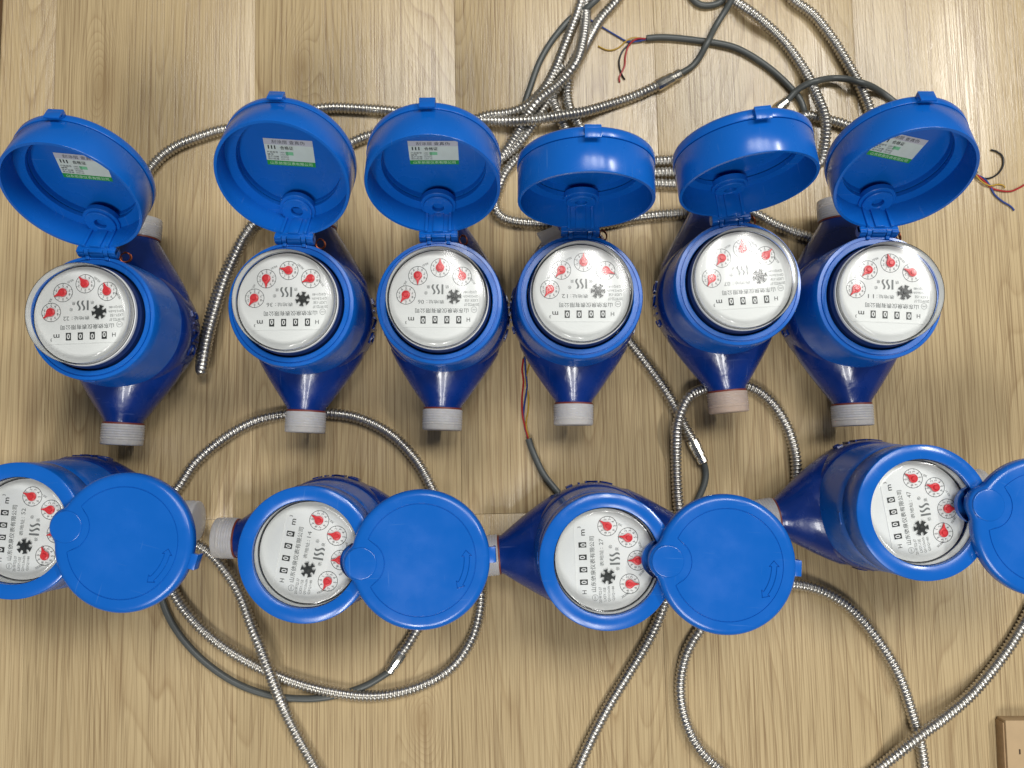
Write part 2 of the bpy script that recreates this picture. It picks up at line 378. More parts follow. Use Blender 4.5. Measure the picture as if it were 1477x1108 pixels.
def make_tab():
    bm = bmesh.new(); y = LC+LR
    box(bm, -.0048, .0048, y-.001, y+.0036, .0012, .0050, .0004)
    box(bm, -.0048, .0048, y+.0022, y+.0037, -.0030, .0030, .0004)
    return finish(bm, 'finger_tab', MP, True, 40)
def make_arrow():
    bm = bmesh.new(); r = .0285; h = .0011
    pts = []
    A = .30; B = .42; wd = .0016; hd = .0030
    cw = [(r+wd, -A), (r+hd, -A), (r, -B), (r-hd, -A), (r-wd, -A)]
    arc_in = [(r-wd, -A+2*A*i/8) for i in range(1, 8)]
    c2 = [(r-wd, A), (r-hd, A), (r, B), (r+hd, A), (r+wd, A)]
    arc_out = [(r+wd, A-2*A*i/8) for i in range(1, 8)]
    P = [(q*math.sin(a), LC+q*math.cos(a)) for q, a in cw+arc_in+c2+arc_out]
    # raised outline band
    cx_ = sum(p[0] for p in P)/len(P); n = len(P)
    def ins(d):
        out = []
        for i in range(n):
            a, b_, c = Vector(P[i-1]), Vector(P[i]), Vector(P[(i+1) % n])
            n1 = Vector((-(b_-a).y, (b_-a).x)).normalized(); n2 = Vector((-(c-b_).y, (c-b_).x)).normalized()
            m_ = (n1+n2); m_ = m_/max(.5, m_.length)
            out.append(b_+m_*d)
        return out
    O = ins(0); I = ins(.0004); I2 = ins(-.0004)
    z0, z1 = .0070, .0076
    loops(bm, [[Vector((p.x, p.y, z0)) for p in I2], [Vector((p.x, p.y, z1)) for p in O], [Vector((p.x, p.y, z0)) for p in I]], False, False)
    return finish(bm, 'arrow_mark', MP, True, 20)
def make_drum():
    bm = bmesh.new()
    lathe(bm, [(0, .060), (.0342, .060), (.0342, .0868), (.0334, .0876), (.0328, .0915), (.0320, .0920), (0, .0920)], 80)
    return finish(bm, 'register_drum', MDRUM, True, 40)
def make_rim():
    bm = bmesh.new()
    lathe(bm, [(.0322, .0896), (.0331, .0899), (.0331, .0923), (.0322, .0927)], 80, closed=True)
    return finish(bm, 'white_rim', MW, True, 60)
def make_seal_ring():
    bm = bmesh.new()
    lathe(bm, [(.0317, .0928), (.0326, .0928), (.0326, .0935), (.0317, .0935)], 80, closed=True)
    return finish(bm, 'seal_ring', MBLK, True, 60)
def make_glass():
    bm = bmesh.new()
    lathe(bm, [(.0322, .0936), (.0327, .0939), (.0327, .1018), (.0324, .1033), (.0313, .1042), (.0300, .1045), (.015, .1046), (0, .1046)], 96)
    return finish(bm, 'glass', MGLASS, True, 60)
DZ = .0946
def make_dial():
    bm = bmesh.new(); lathe(bm, [(0, -.0012), (.0312, -.0012), (.0316, -.0010), (.0316, -.0002), (.0312, 0), (0, 0)], 80)
    box(bm, -.0235, .0235, .0188, .0191, -.0002, .00035)
    return finish(bm, 'dial', MW, True, 40)
mm = .001
def make_print():
    bm = bmesh.new(); z = .00012
    text(bm, 'H', -20.0*mm, 13.9*mm, h=2.7*mm, w=2.2*mm, z=z)
    text(bm, 'm', 17.0*mm, 13.3*mm, h=2.3*mm, w=3.8*mm, z=z, bold=.01)
    text(bm, '3', 20.3*mm, 15.7*mm, h=1.9*mm, z=z)
    text(bm, '山东依泉仪表有限公司', -2.8*mm, 8.0*mm, h=3.2*mm, w=34.5*mm, z=z, mi=1, bold=.008)
    # wavy steam mark with one character each side
    for k, x in enumerate((-3.1, -.2, 2.7)):
        Lp, Rp = [], []
        for i in range(9):
            q = i/8; yy = (-9.2+6.4*q)*mm; xx = (x+(.75*math.sin(q*2*math.pi) if k else 0))*mm; ww = .62*mm
            Lp.append((xx-ww, yy)); Rp.append((xx+ww, yy))
        for i in range(8): flat(bm, [Lp[i], Rp[i], Rp[i+1], Lp[i+1]], z, 1)
    text(bm, '依', -6.1*mm, -7.6*mm, h=2.3*mm, z=z, mi=1); text(bm, '泉', 6.0*mm, -7.6*mm, h=2.3*mm, z=z, mi=1)
    text(bm, '®', 7.6*mm, -3.6*mm, h=2.2*mm, z=z, mi=1)
    for i, (s, wd) in enumerate((('2019F722-37', 9.6), ('LXSY-15E', 8.4), ('Q3=2.5m3/h', 9.6), ('Q3/Q1=80', 8.8))):
        text(bm, s, (-22.0+.25*i)*mm, (4.0-2.75*i)*mm, h=1.75*mm, w=wd*mm, z=z, mi=1)
    annulus(bm, -23.6*mm, 7.3*mm, 1.75*mm, 1.95*mm, z, 24, 1); text(bm, 'CMC', -23.6*mm, 7.3*mm, h=1.0*mm, w=2.6*mm, z=z, mi=1)
    SUBL = (('X0.1', 20.5, -9.9, 0.), ('X0.01', 7.0, -21.9, .5), ('X0.001', -9.6, -23.0, -.45), ('X0.0001', -22.0, -9.6, -1.15))
    text(bm, 'X0.1', 21.2*mm, -9.9*mm, h=1.4*mm, w=3.6*mm, z=z, rot=1.1)
    text(bm, 'X0.01', 8.0*mm, -22.4*mm, h=1.4*mm, w=4.2*mm, z=z, rot=.42)
    text(bm, 'X0.001', -9.2*mm, -22.6*mm, h=1.4*mm, w=5.0*mm, z=z, rot=-.75)
    text(bm, 'X0.0001', -22.6*mm, -11.6*mm, h=1.4*mm, w=5.6*mm, z=z, rot=-1.0)
    return finish(bm, 'printed_text', [MINK, MGREY], False)
SUB = ((20.5, -2.3), (12.9, -15.0), (-1.5, -20.2), (-15.8, -14.6))
def make_sub():
    bm = bmesh.new(); z = .00012
    annulus(bm, 0, 0, 5.95*mm, 6.25*mm, z, 48)
    for i in range(10):
        a = math.pi/2-2*math.pi*i/10; c, s = math.cos(a), math.sin(a)
        q = .13*mm; flat(bm, [(5.3*mm*c-q*s, 5.3*mm*s+q*c), (5.95*mm*c-q*s, 5.95*mm*s+q*c), (5.95*mm*c+q*s, 5.95*mm*s-q*c), (5.3*mm*c+q*s, 5.3*mm*s-q*c)], z)
        text(bm, str(i), 4.35*mm*c, 4.35*mm*s, h=1.55*mm, z=z)
    return finish(bm, 'sub_dial', MINK, False)
def make_pointer():
    bm = bmesh.new(); P = []
    for i in range(21):
        a = R(35)+(2*math.pi-R(70))*i/20; P.append((2.75*mm*math.cos(a), 2.75*mm*math.sin(a)))
    P += [(3.6*mm, -.75*mm), (6.0*mm, -.18*mm), (6.0*mm, .18*mm), (3.6*mm, .75*mm)]
    loops(bm, [[Vector((x, y, .0006)) for x, y in P], [Vector((x, y, .0012)) for x, y in P], [Vector((x*.93, y*.88, .0014)) for x, y in P]])
    lathe(bm, [(1.5*mm, .0013), (1.5*mm, .0019), (1.2*mm, .0022), (0, .0022)], 20)
    lathe(bm, [(.5*mm, 0), (.5*mm, .0007)], 10)
    return finish(bm, 'pointer', MRED, True, 40)
def make_star():
    bm = bmesh.new(); P = []
    for i in range(6):
        a = 2*math.pi*i/6
        for r, d in ((2.5, -.40), (2.5, -.30), (3.6, -.21), (4.75, -.33), (4.75, .33), (3.6, .21), (2.5, .30), (2.5, .40)):
            P.append((r*mm*math.cos(a+d), r*mm*math.sin(a+d)))
    loops(bm, [[Vector((x, y, .0005)) for x, y in P], [Vector((x, y, .0013)) for x, y in P]])
    lathe(bm, [(1.3*mm, .0012), (1.3*mm, .0018), (0, .0019)], 18); lathe(bm, [(.5*mm, 0), (.5*mm, .0006)], 10)
    return finish(bm, 'star_wheel', MBLK, False)
def make_counter(d, off):
    bm = bmesh.new(); z = .00012
    flat(bm, [(-1.65*mm, -2.45*mm), (1.65*mm, -2.45*mm), (1.65*mm, 2.45*mm), (-1.65*mm, 2.45*mm)], z)
    text(bm, str(d), -.05*mm, off*mm, h=3.5*mm, w=2.1*mm, z=z+.0001, mi=1, bold=.02)
    return finish(bm, 'counter_window', [MBLK, MW], False)
def make_address(s):
    bm = bmesh.new(); text(bm, '表地址：', 1.4*mm, 2.2*mm, h=2.5*mm, w=11.5*mm, z=.00012, mi=0); text(bm, s, 10.8*mm, 2.2*mm, h=2.6*mm, w=3.9*mm, z=.00012)
    return finish(bm, 'address_number', [MGREY], False)
def make_cap(mt):
    bm = bmesh.new(); pr = [(.0118, 0), (.0140, 0)]; y = .0004
    for i in range(6):
        pr += [(.01405, y), (.01445, y+.0006), (.01445, y+.0012), (.01405, y+.0017)]; y += .0018
    pr += [(.0142, y), (.0142, .0140), (.0138, .0148), (.0130, .0150), (0, .0150)]
    lathe(bm, pr, 56)
    return finish(bm, 'thread_cap', mt, True, 50)
def make_gasket():
    bm = bmesh.new(); lathe(bm, [(.0125, 0), (.0138, .0002), (.0138, .0014), (.0125, .0016)], 40, closed=True)
    return finish(bm, 'gasket', MGASK)
def tube(bm, pts, rad, sides=10, mi=0, cap=True, radf=None):
    n = len(pts); T = []
    for i in range(n):
        d = (pts[min(i+1, n-1)]-pts[max(i-1, 0)]); T.append(d.normalized())
    ref = Vector((0, 0, 1)) if abs(T[0].z) < .9 else Vector((1, 0, 0)); u = (ref-T[0]*ref.dot(T[0])).normalized(); V = []
    for i in range(n):
        u = (u-T[i]*u.dot(T[i])).normalized(); v = T[i].cross(u); ring = []
        for k in range(sides):
            a = 2*math.pi*k/sides; r = radf(i, a) if radf else rad
            ring.append(bm.verts.new(pts[i]+(u*math.cos(a)+v*math.sin(a))*r))
        V.append(ring)
    for i in range(n-1):
        for k in range(sides):
            j = (k+1) % sides; bm.faces.new((V[i][k], V[i+1][k], V[i+1][j], V[i][j])).material_index = mi
    if cap: bm.faces.new(V[0]).material_index = mi; bm.faces.new(V[-1]).material_index = mi
def make_seal():
    bm = bmesh.new(); pts = [Vector((-.0160+.0026*math.cos(a), -.0425+.0035*math.sin(a), .0770+.0025*math.sin(a+1)+a*.0003)) for a in [2*math.pi*i/16 for i in range(30)]]
    tube(bm, pts, .00045, 6)
    return finish(bm, 'seal_wire', MCOPPER)
def make_sticker():
    # lies on the underside of the lid and is read from below: x runs mirrored
    bm = bmesh.new(); W, Hh = 15.6*mm, 9.6*mm; yb = -Hh
    def rect(x0, x1, y0, y1, z, mi): flat(bm, [(-x0, y0), (-x1, y0), (-x1, y1), (-x0, y1)], z, mi)
    z0, z1 = -.00012, -.00020
    rect(-W, W, -Hh, Hh, z0, 0)
    rect(-W, W, 5.4*mm, Hh, z1, 1); rect(-W, W, -Hh, -6.2*mm, z1, 2)
    rect(-2.5*mm, 2.3*mm, -1.8*mm, .6*mm, z1, 4)
    z2 = -.00028
    text(bm, '刮涂层 查真伪', 0, 7.5*mm, h=2.6*mm, w=21*mm, z=z2, mi=5, mirror=True)
    text(bm, '合格证', 1.5*mm, 3.4*mm, h=2.6*mm, w=8.4*mm, z=z2, mi=5, mirror=True, bold=.01)
    for i, (s, wd) in enumerate((('产品型号', 7), ('编号', 4), ('生产日期', 7), ('执行标准', 7))):
        text(bm, s, (11.0-(7-wd)*-.5)*mm, (-.1-1.6*i)*mm, h=1.25*mm, w=wd*mm, z=z2, mi=5, mirror=True)
        text(bm, '20190722' if i == 2 else 'LXSY-15E', 3.6*mm, (-.1-1.6*i)*mm, h=1.0*mm, w=5*mm, z=z2, mi=5, mirror=True)
    for k in range(3):
        x = (9.0+2*k)*mm; rect(-x-.4*mm, -x+.4*mm, 2.2*mm, 4.8*mm, z2, 5)
    text(bm, '山东依泉仪表有限公司', 0, -7.9*mm, h=2.3*mm, w=27*mm, z=z2, mi=3, mirror=True)
    return finish(bm, 'certificate_sticker', [MST, MSTG, MSTGR, MSTW, MSTGL, MINK], False)

ME = dict(body=make_body(), emb=make_emboss(), collar=make_collar(), cover=make_cover(), lid=make_lid(), pivot=make_pivot(), tab=make_tab(), arrow=make_arrow(),
          drum=make_drum(), rim=make_rim(), seal_ring=make_seal_ring(), glass=make_glass(), dial=make_dial(), prt=make_print(), sub=make_sub(), pointer=make_pointer(), star=make_star(),
          cap=make_cap(MTHREAD), capb=make_cap(MTHREADB), gasket=make_gasket(), seal=make_seal(), sticker=make_sticker())
COUNT = [make_counter(0, o_) for o_ in (-.1, .3, -.4, .1, -.25)]

def make_tag():
    bm = bmesh.new(); box(bm, -.0075, .0075, -.0006, .0006, -.010, .010, .0004)
    return finish(bm, 'white_tag', MTHREAD)
def meter(label, x, y, rot, dial_rot, number, phi, lid_rot, pointers, star_a, sticker_a=0., cap_tan=False, cover_rot=0.):
    root = bpy.data.objects.new('water_meter', None); C.objects.link(root); root.empty_display_size = .03
    root.location = (x, y, 0); root.rotation_euler = (0, 0, R(rot)); tag(root, label, 'water meter', 'blue water meters laid out in two rows')
    link('body', ME['body'], root)
    for q in (0, math.pi): link('embossed_letters', ME['emb'], root, Matrix.Rotation(q, 4, 'Z'))
    CR = Matrix.Rotation(R(cover_rot), 4, 'Z')
    link('collar', ME['collar'], root, CR)
    link('register_drum', ME['drum'], root); link('white_rim', ME['rim'], root); link('seal_ring', ME['seal_ring'], root)
    for sg in (1, -1):
        rx = Matrix.Rotation(-sg*math.pi/2, 4, 'X')
        link('gasket', ME['gasket'], root, Matrix.Translation((0, sg*.0672, AX)) @ rx)
        link('thread_cap', ME['capb' if cap_tan else 'cap'], root, Matrix.Translation((0, sg*.0686, AX)) @ rx)
    cov_M = CR @ Matrix.Translation((0, HY, HZ)) @ Matrix.Rotation(R(phi), 4, 'X')
    link('cover', ME['cover'], root, cov_M)
    lid = link('lid', ME['lid'], root, cov_M @ Matrix.Translation((0, -HY-.036, .0222)) @ Matrix.Rotation(R(lid_rot), 4, 'Z'))
    link('pivot_cap', ME['pivot'], lid); link('finger_tab', ME['tab'], lid); link('arrow_mark', ME['arrow'], lid, Matrix.Translation((0, LC, 0)) @ Matrix.Rotation(R(-16), 4, 'Z') @ Matrix.Translation((0, -LC, 0)))
    if phi > 10:
        link('certificate_sticker', ME['sticker'], lid, Matrix.Translation((0, LC+.0045, .0040)) @ Matrix.Rotation(R(sticker_a), 4, 'Z'))
        link('seal_wire', ME['seal'], root, CR)
    link('glass', ME['glass'], root)
    dial = link('dial', ME['dial'], root, Matrix.Translation((0, 0, DZ)) @ Matrix.Rotation(R(dial_rot-rot), 4, 'Z'))
    link('printed_text', ME['prt'], dial); link('address_number', make_address(number), dial)
    for (px, py), p in zip(SUB, pointers):
        T = Matrix.Translation((px*mm, py*mm, 0)); link('sub_dial', ME['sub'], dial, T)
        a = math.atan2(-p[1], p[0])-R(dial_rot); link('pointer', ME['pointer'], dial, T @ Matrix.Rotation(a, 4, 'Z'))
    link('star_wheel', ME['star'], dial, Matrix.Translation((-10.8*mm, -1.2*mm, 0)) @ Matrix.Rotation(R(star_a), 4, 'Z'))
    for cx_ in (-13.8, -6.1, 1.6, 9.3): link('counter_window', COUNT[rnd.randrange(5)], dial, Matrix.Translation((cx_*mm, 14.0*mm, 0)))
    return root

O = 'blue water meter standing open, dial marked '
K = 'blue water meter with cover shut and lid swung aside, dial marked '
meter(O+'22, beside the doubled steel conduit', -.2775, .0889, 177.3, 182.5, '22', 122, 0, ((-70, 65), (-80, 43), (-55, -65), (-30, -75)), 8, 3, cover_rot=-.3)
meter(O+'36, nozzle over the big conduit loop', -.1462, .0977, 177.7, 181, '36', 127, 0, ((-50, 75), (0, 70), (-80, -20), (-75, 35)), 20, 2, cover_rot=.3)
meter(O+'06, lid tipped well back', -.0482, .0995, 178.4, 180, '06', 116, 0, ((-40, 60), (0, 70), (0, -70), (-20, -60)), 5, 1, cover_rot=2.4)
m12 = meter(O+'12, lid standing nearly upright', .0450, .1032, 179.6, 180, '12', 96, 0, ((-47, 70), (-53, 65), (0, -75), (80, 30)), 0, 0)
link('white_tag', make_tag(), m12, Matrix.Translation((.0185, -.0440, .068)) @ Matrix.Rotation(R(22), 4, 'Z') @ Matrix.Rotation(R(-50), 4, 'X'))
meter(O+'07, with a tan thread cap', .1502, .1120, 184.7, 184, '07', 98, 0, ((-13, 25), (-10, 15), (-3, -23), (17, -18)), 15, 0, cap_tan=True, cover_rot=1.3)
meter(O+'11, beside the loose wire ends', .2435, .1027, 182.0, 177.3, '11', 117, 0, ((-45, 50), (-50, 50), (-20, -65), (-80, -35)), 12, 14, cover_rot=-2)
meter('closed blue water meter, swung-aside lid above the grey cable, dial marked 52', -.3076, -.0480, 89.6, 86.5, '52', 0, 160, ((-55, -25), (-55, -5), (-50, 10), (-15, -40)), 10, cover_rot=5)
meter('closed blue water meter ringed by a big steel conduit loop, dial marked 14', -.1275, -.0625, 88.6, 80.5, '14', 0, 191, ((-60, -45), (-80, -20), (-60, 0), (-40, 75)), 22, cover_rot=-6)
meter('closed blue water meter whose nozzle meets the neighbouring lid tab, dial marked 27', .0587, -.0668, 94.7, 92, '27', 0, 180-5, ((-27, -20), (-45, -7), (-40, 0), (45, 0)), 18, cover_rot=-3)
meter('closed blue water meter turned slightly, clouded nozzle cap showing, dial marked 47', .2554, -.0369, 97.9, 98.7, '47', 0, 150, ((-60, -35), (-70, -20), (60, 0), (5, -80)), 28)

# ------------------------------------------------------------------ cables (millimetres on the floor)
# <<CABLES
CABLES = [
  ('steel conduit looping right around the closed meter marked 14', {
    'con': [[(-277,-60.8,22),(-271.1,-51.7,14),(-261.4,-39.6,6),(-249.2,-25.8,4.3),(-237.4,-7.8,4.3),(-214.6,11.9,4.3),(-192.5,23.9,4.3),(-171.7,28.6,4.3),(-140.4,29.7,4.3),(-114.2,25.5,4.3),(-88.9,11.9,4.3),(-69.9,-8.8,4.3),(-57.8,-30.5,4.3),(-43.1,-55.1,4.3),(-29.1,-80.5,4.3),(-23.3,-100.7,4.3),(-23.8,-115.8,4.3),(-29.8,-136.7,4.3),(-45,-157.6,4.3),(-70.3,-171.4,4.3),(-100.7,-177.3,4.3),(-131.2,-174.4,4.3),(-161.8,-166.5,4.3),(-197.8,-150.7,4.3),(-223.8,-133.3,4.3),(-241.9,-114.8,4.3),(-251.6,-100.7,4.3),(-262.4,-82.5,8),(-277.8,-74.2,14)]],
  }),
  ('steel conduit leaving the opaque cap of the meter marked 14 and crossing the big loop', {
    'con': [[(-246.2,-55.1,30),(-238.5,-60.8,22),(-229.6,-66.6,15),(-219.9,-75.8,9),(-209.3,-90.3,6),(-201.2,-102.9,6),(-191.2,-125,8),(-183.5,-138.9,12),(-176.5,-154.7,13.6),(-171.1,-171.3,10),(-165.3,-189.1,4.3),(-156.8,-204.8,4.3),(-142.7,-228.1,4.3),(-129.7,-248.4,4.3)]],
  }),
  ('grey cable ending in a metal ferrule below the lid of the meter marked 14', {
    'con': [[(-57.4,-109.3,12),(-64.4,-121.2,7),(-70.7,-130.8,4.3),(-76.7,-140.7,4.3),(-81.8,-147.7,4.3)]],
    'fer': [(-81.8,-147.7,4.3),(-90.2,-160.1,4.3)],
    'jac': [[(-90.3,-160.2,4),(-94.9,-163.3,3.4),(-106.2,-169.9,2.6),(-121.3,-175.4,2.6),(-136.5,-178.8,2.6),(-151.8,-179.8,2.6),(-177.3,-177.4,2.6),(-203,-168.5,2.6),(-229,-151.1,2.6),(-247.6,-131.1,2.6),(-258.1,-112.1,2.6),(-263,-90.9,2.6),(-262.8,-70.5,2.6)]],
  }),
  ('doubled-back steel conduit between the open meters marked 22 and 36', {
    'con': [[(-165.4,164.5,20),(-178.5,175.9,12),(-194.1,173,9),(-206,163.5,4.3),(-214.6,148.9,4.3),(-223,128.4,4.3),(-228.7,109.6,4.3),(-232.8,89.8,4.3),(-235.5,73.9,4.3),(-234.2,64,8),(-231.2,61.2,14),(-228,67.9,19),(-225.1,84.4,20),(-220.1,106.7,20),(-214.1,127.6,20),(-207.4,145,20),(-200.6,160.8,20),(-189.3,172.3,24),(-174.3,176,26)]],
  }),
  ('steel conduit curving from behind the lid marked 22 under the lid marked 36', {
    'con': [[(-282.6,178.6,26),(-285,201.9,12),(-281.9,214.9,6),(-272.4,228.3,4.3),(-260.4,237.1,4.3),(-241.8,244.9,4.3),(-223.1,250.5,4.3),(-198.9,251,4.3),(-166.2,237.7,4.3),(-147.2,234.4,4.3),(-128.5,238.3,4.3),(-112.4,244.9,4.3),(-90.9,248.8,4.3),(-63.8,232.2,4.3),(-42.1,215.6,4.3),(-26,216.7,4.3),(-9.9,226.1,4.3),(4,237.7,4.3),(15.9,253.3,4.3),(23.5,265.6,4.3),(33.2,280,7),(49.1,299.9,12),(59.3,320,8),(69.7,340.2,4.3),(83,356.2,4.3),(91.4,370.6,4.3)]],
  }),
  ('steel conduit with a ferrule and grey cable running above the lids marked 36 and 06', {
    'con': [[(-180.3,224.4,10),(-171.8,248.8,4.3),(-161.4,263.9,4.3),(-145.2,267.8,4.3),(-118.2,267.2,4.3),(-80.3,263.9,4.3),(-47.8,258.9,4.3),(-20.8,257.2,4.3),(0.8,254.7,10),(16.8,254.4,13.4),(38.1,257.7,13.4),(57.1,262.9,9),(76.6,270.6,4.3),(98.3,278.5,4.3),(114.7,286.3,4.3)]],
    'fer': [(114.7,286.3,4.3),(132.2,295.9,4.3)],
    'jac': [[(132.3,296.1,4),(141.4,302.4,2.6),(146.7,308.5,4),(152.4,318.8,8),(160.1,334.1,5),(168,346.6,7),(172.8,355,12),(179.6,368.7,12)]],
  }),
  ('steel conduit rising from beside the lid marked 06 straight to the top edge', {
    'con': [[(-53,243,5),(-35.9,254.4,4.3),(-20.8,261.1,4.3),(-1.9,263.6,5),(10.5,268.2,6),(24.6,281.6,6),(33.4,297.8,5),(42.2,320.3,4.3),(51.1,344.2,4.3),(55,356.2,4.3),(59,370.6,4.3)]],
  }),
  ('steel conduit of the top bundle with broad bright bands', {
    'con': [[(-20.7,208.9,4.3),(-7.3,229.1,5),(5.1,248.5,5),(10,258.6,5),(20,269.4,13),(36.1,283.1,13.4),(48.4,295.8,20),(55.1,319.5,13),(58.2,344.2,4.3),(58.9,356.2,4.3),(59.5,370.6,4.3)]],
  }),
  ('short steel conduit dropping behind the lid marked 12', {
    'con': [[(53.5,312.2,12),(48.5,305.2,6),(44.7,295.1,6),(43.1,276.2,4.3),(45.6,265.3,5),(50.5,256.6,4.3),(60.1,243.3,4.3),(81.5,229.4,4.3),(108.3,225.5,4.3),(129.9,226.1,4.3),(162.1,223.3,4.3),(191.3,215.1,13),(223.1,216.2,13),(235.3,220.4,12),(239.5,234.1,12),(240.8,252.9,13),(236.3,273.6,10),(227.9,299.9,4.3),(211.3,324.2,4.3),(189,341.5,9),(171.7,357.4,4.3),(157.1,367.7,4.3)]],
  }),
  ('thin glimpse of steel conduit beside the lid marked 12', {
    'con': [[(39.9,301.8,5),(32.3,292.5,4.3),(29.6,285.2,4.3),(31.6,273.6,5),(34.8,265.3,5),(39.7,254.4,4.3),(54.6,229.4,4.3),(81.4,217.2,4.3),(108.2,216.1,4.3),(129.7,216.1,4.3),(161.7,208.9,4.3),(188.2,196.3,4.3),(204.3,204.3,5),(221.8,243.3,4.3),(225.3,258.6,5),(229.4,261.7,4.3),(236,260.7,4),(245.6,258.4,4),(259.9,253.8,4.3),(275.7,243.3,4.3)]],
  }),
  ('steel conduit looping left of the lid marked 12 and on below the open lids', {
    'con': [[(166.7,193.6,4.3),(142.9,204.5,4.3),(113.4,207.3,4.3),(86.6,207.8,4.3),(59.8,208.9,4.3),(33,221.1,4.3),(19.6,229.4,4.3),(7.3,228.8,4.3),(-3.5,218.3,4.3),(-9.9,204.5,4.3),(-13.1,189.2,4.3),(-8.8,181.5,4.3),(0.8,177.7,4.3),(16.8,176.1,4.3),(37.6,175,4.3),(67.5,175,4.3),(99.6,181,4.3),(145.1,184.8,4.3),(166.6,186.4,4.3),(183.6,184.8,4.3),(204.7,173.9,4.3),(231.1,164.1,4.3),(245.1,159.3,6)]],
  }),
  ('steel conduit coming down from the top edge behind the rightmost open lid', {
    'con': [[(212.1,370.6,4.3),(222.1,356.2,4.3),(237,344.2,4.3),(251.6,324.2,4.3),(261.8,306.1,4.3),(272.1,285.3,4),(278.8,266.7,4.3),(282.2,243.3,4.3),(278.4,209.8,5),(264.8,185.7,12)]],
  }),
  ('grey cable left of the top conduit bundle with bared wires by the lid marked 12', {
    'jac': [[(71.5,360.3,9),(67.1,354.6,9),(58.5,347.8,7),(55.1,347.8,3),(45.8,341.2,2.6),(36.9,330.9,2.6),(28.1,318.3,2.6),(21,304.7,2.6),(15,287.7,2.6),(10,271.9,2.6),(7.3,252.3,2.6),(7.3,236.2,2.6)]],
    'wires': [('yellow',[(7.3,236.8,1),(6.8,232.9,1),(9.5,229,1),(13.2,228.4,1)]),('blue',[(7.3,236.8,1),(8.4,232.3,1),(11.6,230.1,1)])],
  }),
  ('grey cable with splayed red, black, yellow and blue wire ends', {
    'jac': [[(234.1,235.6,2.6),(228.3,252.8,8),(228.6,266.3,2.6),(225.4,275.1,3),(216.7,287.1,2.6),(199.8,303,2.6),(177.1,317,3),(160.3,321.5,3),(152.2,322.9,2.6),(129.3,325.7,2.6),(115.7,326.3,2.6),(104.2,325.2,2.6)]],
    'wires': [('blue',[(105.9,324.9,2),(98.2,323.2,2),(91.2,323.7,1),(83.1,328.3,1),(71.1,335.8,1),(61.3,342.1,1)]),('yellow',[(104.7,325.2,2.5),(95,326.1,2),(89.4,323.1,2.2),(85.7,319.8,1),(80.2,316.9,1),(74.7,316.9,1),(67.6,320.3,1)]),('red',[(105.2,324.9,3),(99.2,325.2,2.6),(94.8,322.9,2.5),(91.7,319.2,1),(89.4,311.2,1),(88.8,303.8,1),(86,297.6,1),(84.3,294.1,1),(84.8,290.2,1)]),('black',[(105.3,324.9,2),(96.7,324.7,1.4),(91.8,320.9,1),(87.3,315.8,1),(84.5,307.8,1),(85,301,1),(87.1,295.3,1),(89.2,291.9,1)])],
  }),
  ('grey cable passing behind the rightmost open lid with wire ends beyond it', {
    'fer': [(207.2,266.9,5),(213.8,272.5,5)],
    'jac': [[(213.8,272.5,5),(221.8,280.9,7.5),(228.3,283.7,12),(234.9,285.4,13.2),(249.3,290.6,7),(259.7,289.6,8),(268.5,284.9,12),(278.3,284,8),(291.5,279.8,2.6),(309.8,263.5,2.6),(330.4,241.2,2.6),(348.4,222.8,2.6),(360.5,215.1,2.6)]],
    'wires': [('black',[(359.8,216.4,2),(365.6,212.9,1),(372.1,212.9,1),(378.8,216.8,1),(382.9,223.4,1),(382.7,230.1,1),(378.6,234,1),(373.3,235.7,1)]),('red',[(360.1,215.7,2.4),(366.2,211,1.6),(372.7,205.1,1),(379.1,202.9,1),(387.7,202.4,1),(394.3,205.1,1),(402.7,210.1,1)]),('blue',[(360.5,215.4,1.6),(367.7,212.3,1),(371.7,206.8,1),(374.6,200.2,1),(380.3,194.6,1),(387,190.2,1),(390,186.4,1)]),('yellow',[(360,215.1,2.4),(365,209.8,1.8),(371,206.4,2.2),(378.3,207.9,1),(382.5,206.8,1),(382.3,203.7,2)])],
  }),
  ('short loop of dark grey cable entering at the top edge', {
    'jac': [[(135.7,374.6,2.6),(139.3,364.2,2.6),(145.2,355.5,2.6),(151.2,352.7,2.6),(160,353.2,2.6),(166.6,356.4,3),(169.9,360.2,11),(177,374.6,2.6)]],
  }),
  ('steel conduit with ferrule and grey tail running down from the meter marked 12', {
    'con': [[(62.5,107.4,30),(75.8,97,16),(87.4,85.7,7),(99.7,70.2,4.3),(113.5,50.7,4.3),(123.2,33.9,4.3),(131.3,17.1,4.3),(136.3,7.8,4.3)]],
    'fer': [(136.3,7.8,4.3),(143.8,-7.8,4.3)],
    'jac': [[(143.9,-7.8,4),(145.6,-15.1,2.6),(144.4,-23.3,2.6),(140.6,-32.1,2.6),(135.7,-42.4,2.6),(130.1,-60.3,2.6),(122.1,-75.6,2.6)]],
  }),
  ('grey cable with bared wires beside the meter marked 12', {
    'jac': [[(55.1,-59.8,8),(47.4,-42.3,4),(38.2,-33.7,2.6),(30.9,-25.4,2.6),(23.7,-16.1,2.6),(18,-4.7,2.6),(14.4,4.1,2.6),(12.3,10.9,2.6)]],
    'wires': [('blue',[(12.3,10.4,2),(9.7,19.3,1),(8.7,27.7,1),(9.7,38.3,1),(11.3,48.8,1),(10.3,62.1,1),(9.8,72.7,1)]),('yellow',[(12.8,10.9,2),(10.7,21.4,2),(12.4,33,1.2),(12.4,43.5,1),(10.3,53.1,1),(12.4,63.7,1),(14,70,1)]),('red',[(12.3,10.4,2.5),(10.2,18.3,1.8),(8.1,27.7,2),(7.6,40.9,1),(8.7,54.1,1),(7.7,63.1,1),(8.7,71.1,1)])],
  }),
  ('steel conduit arching around the nozzle of the meter marked 07 and down both sides', {
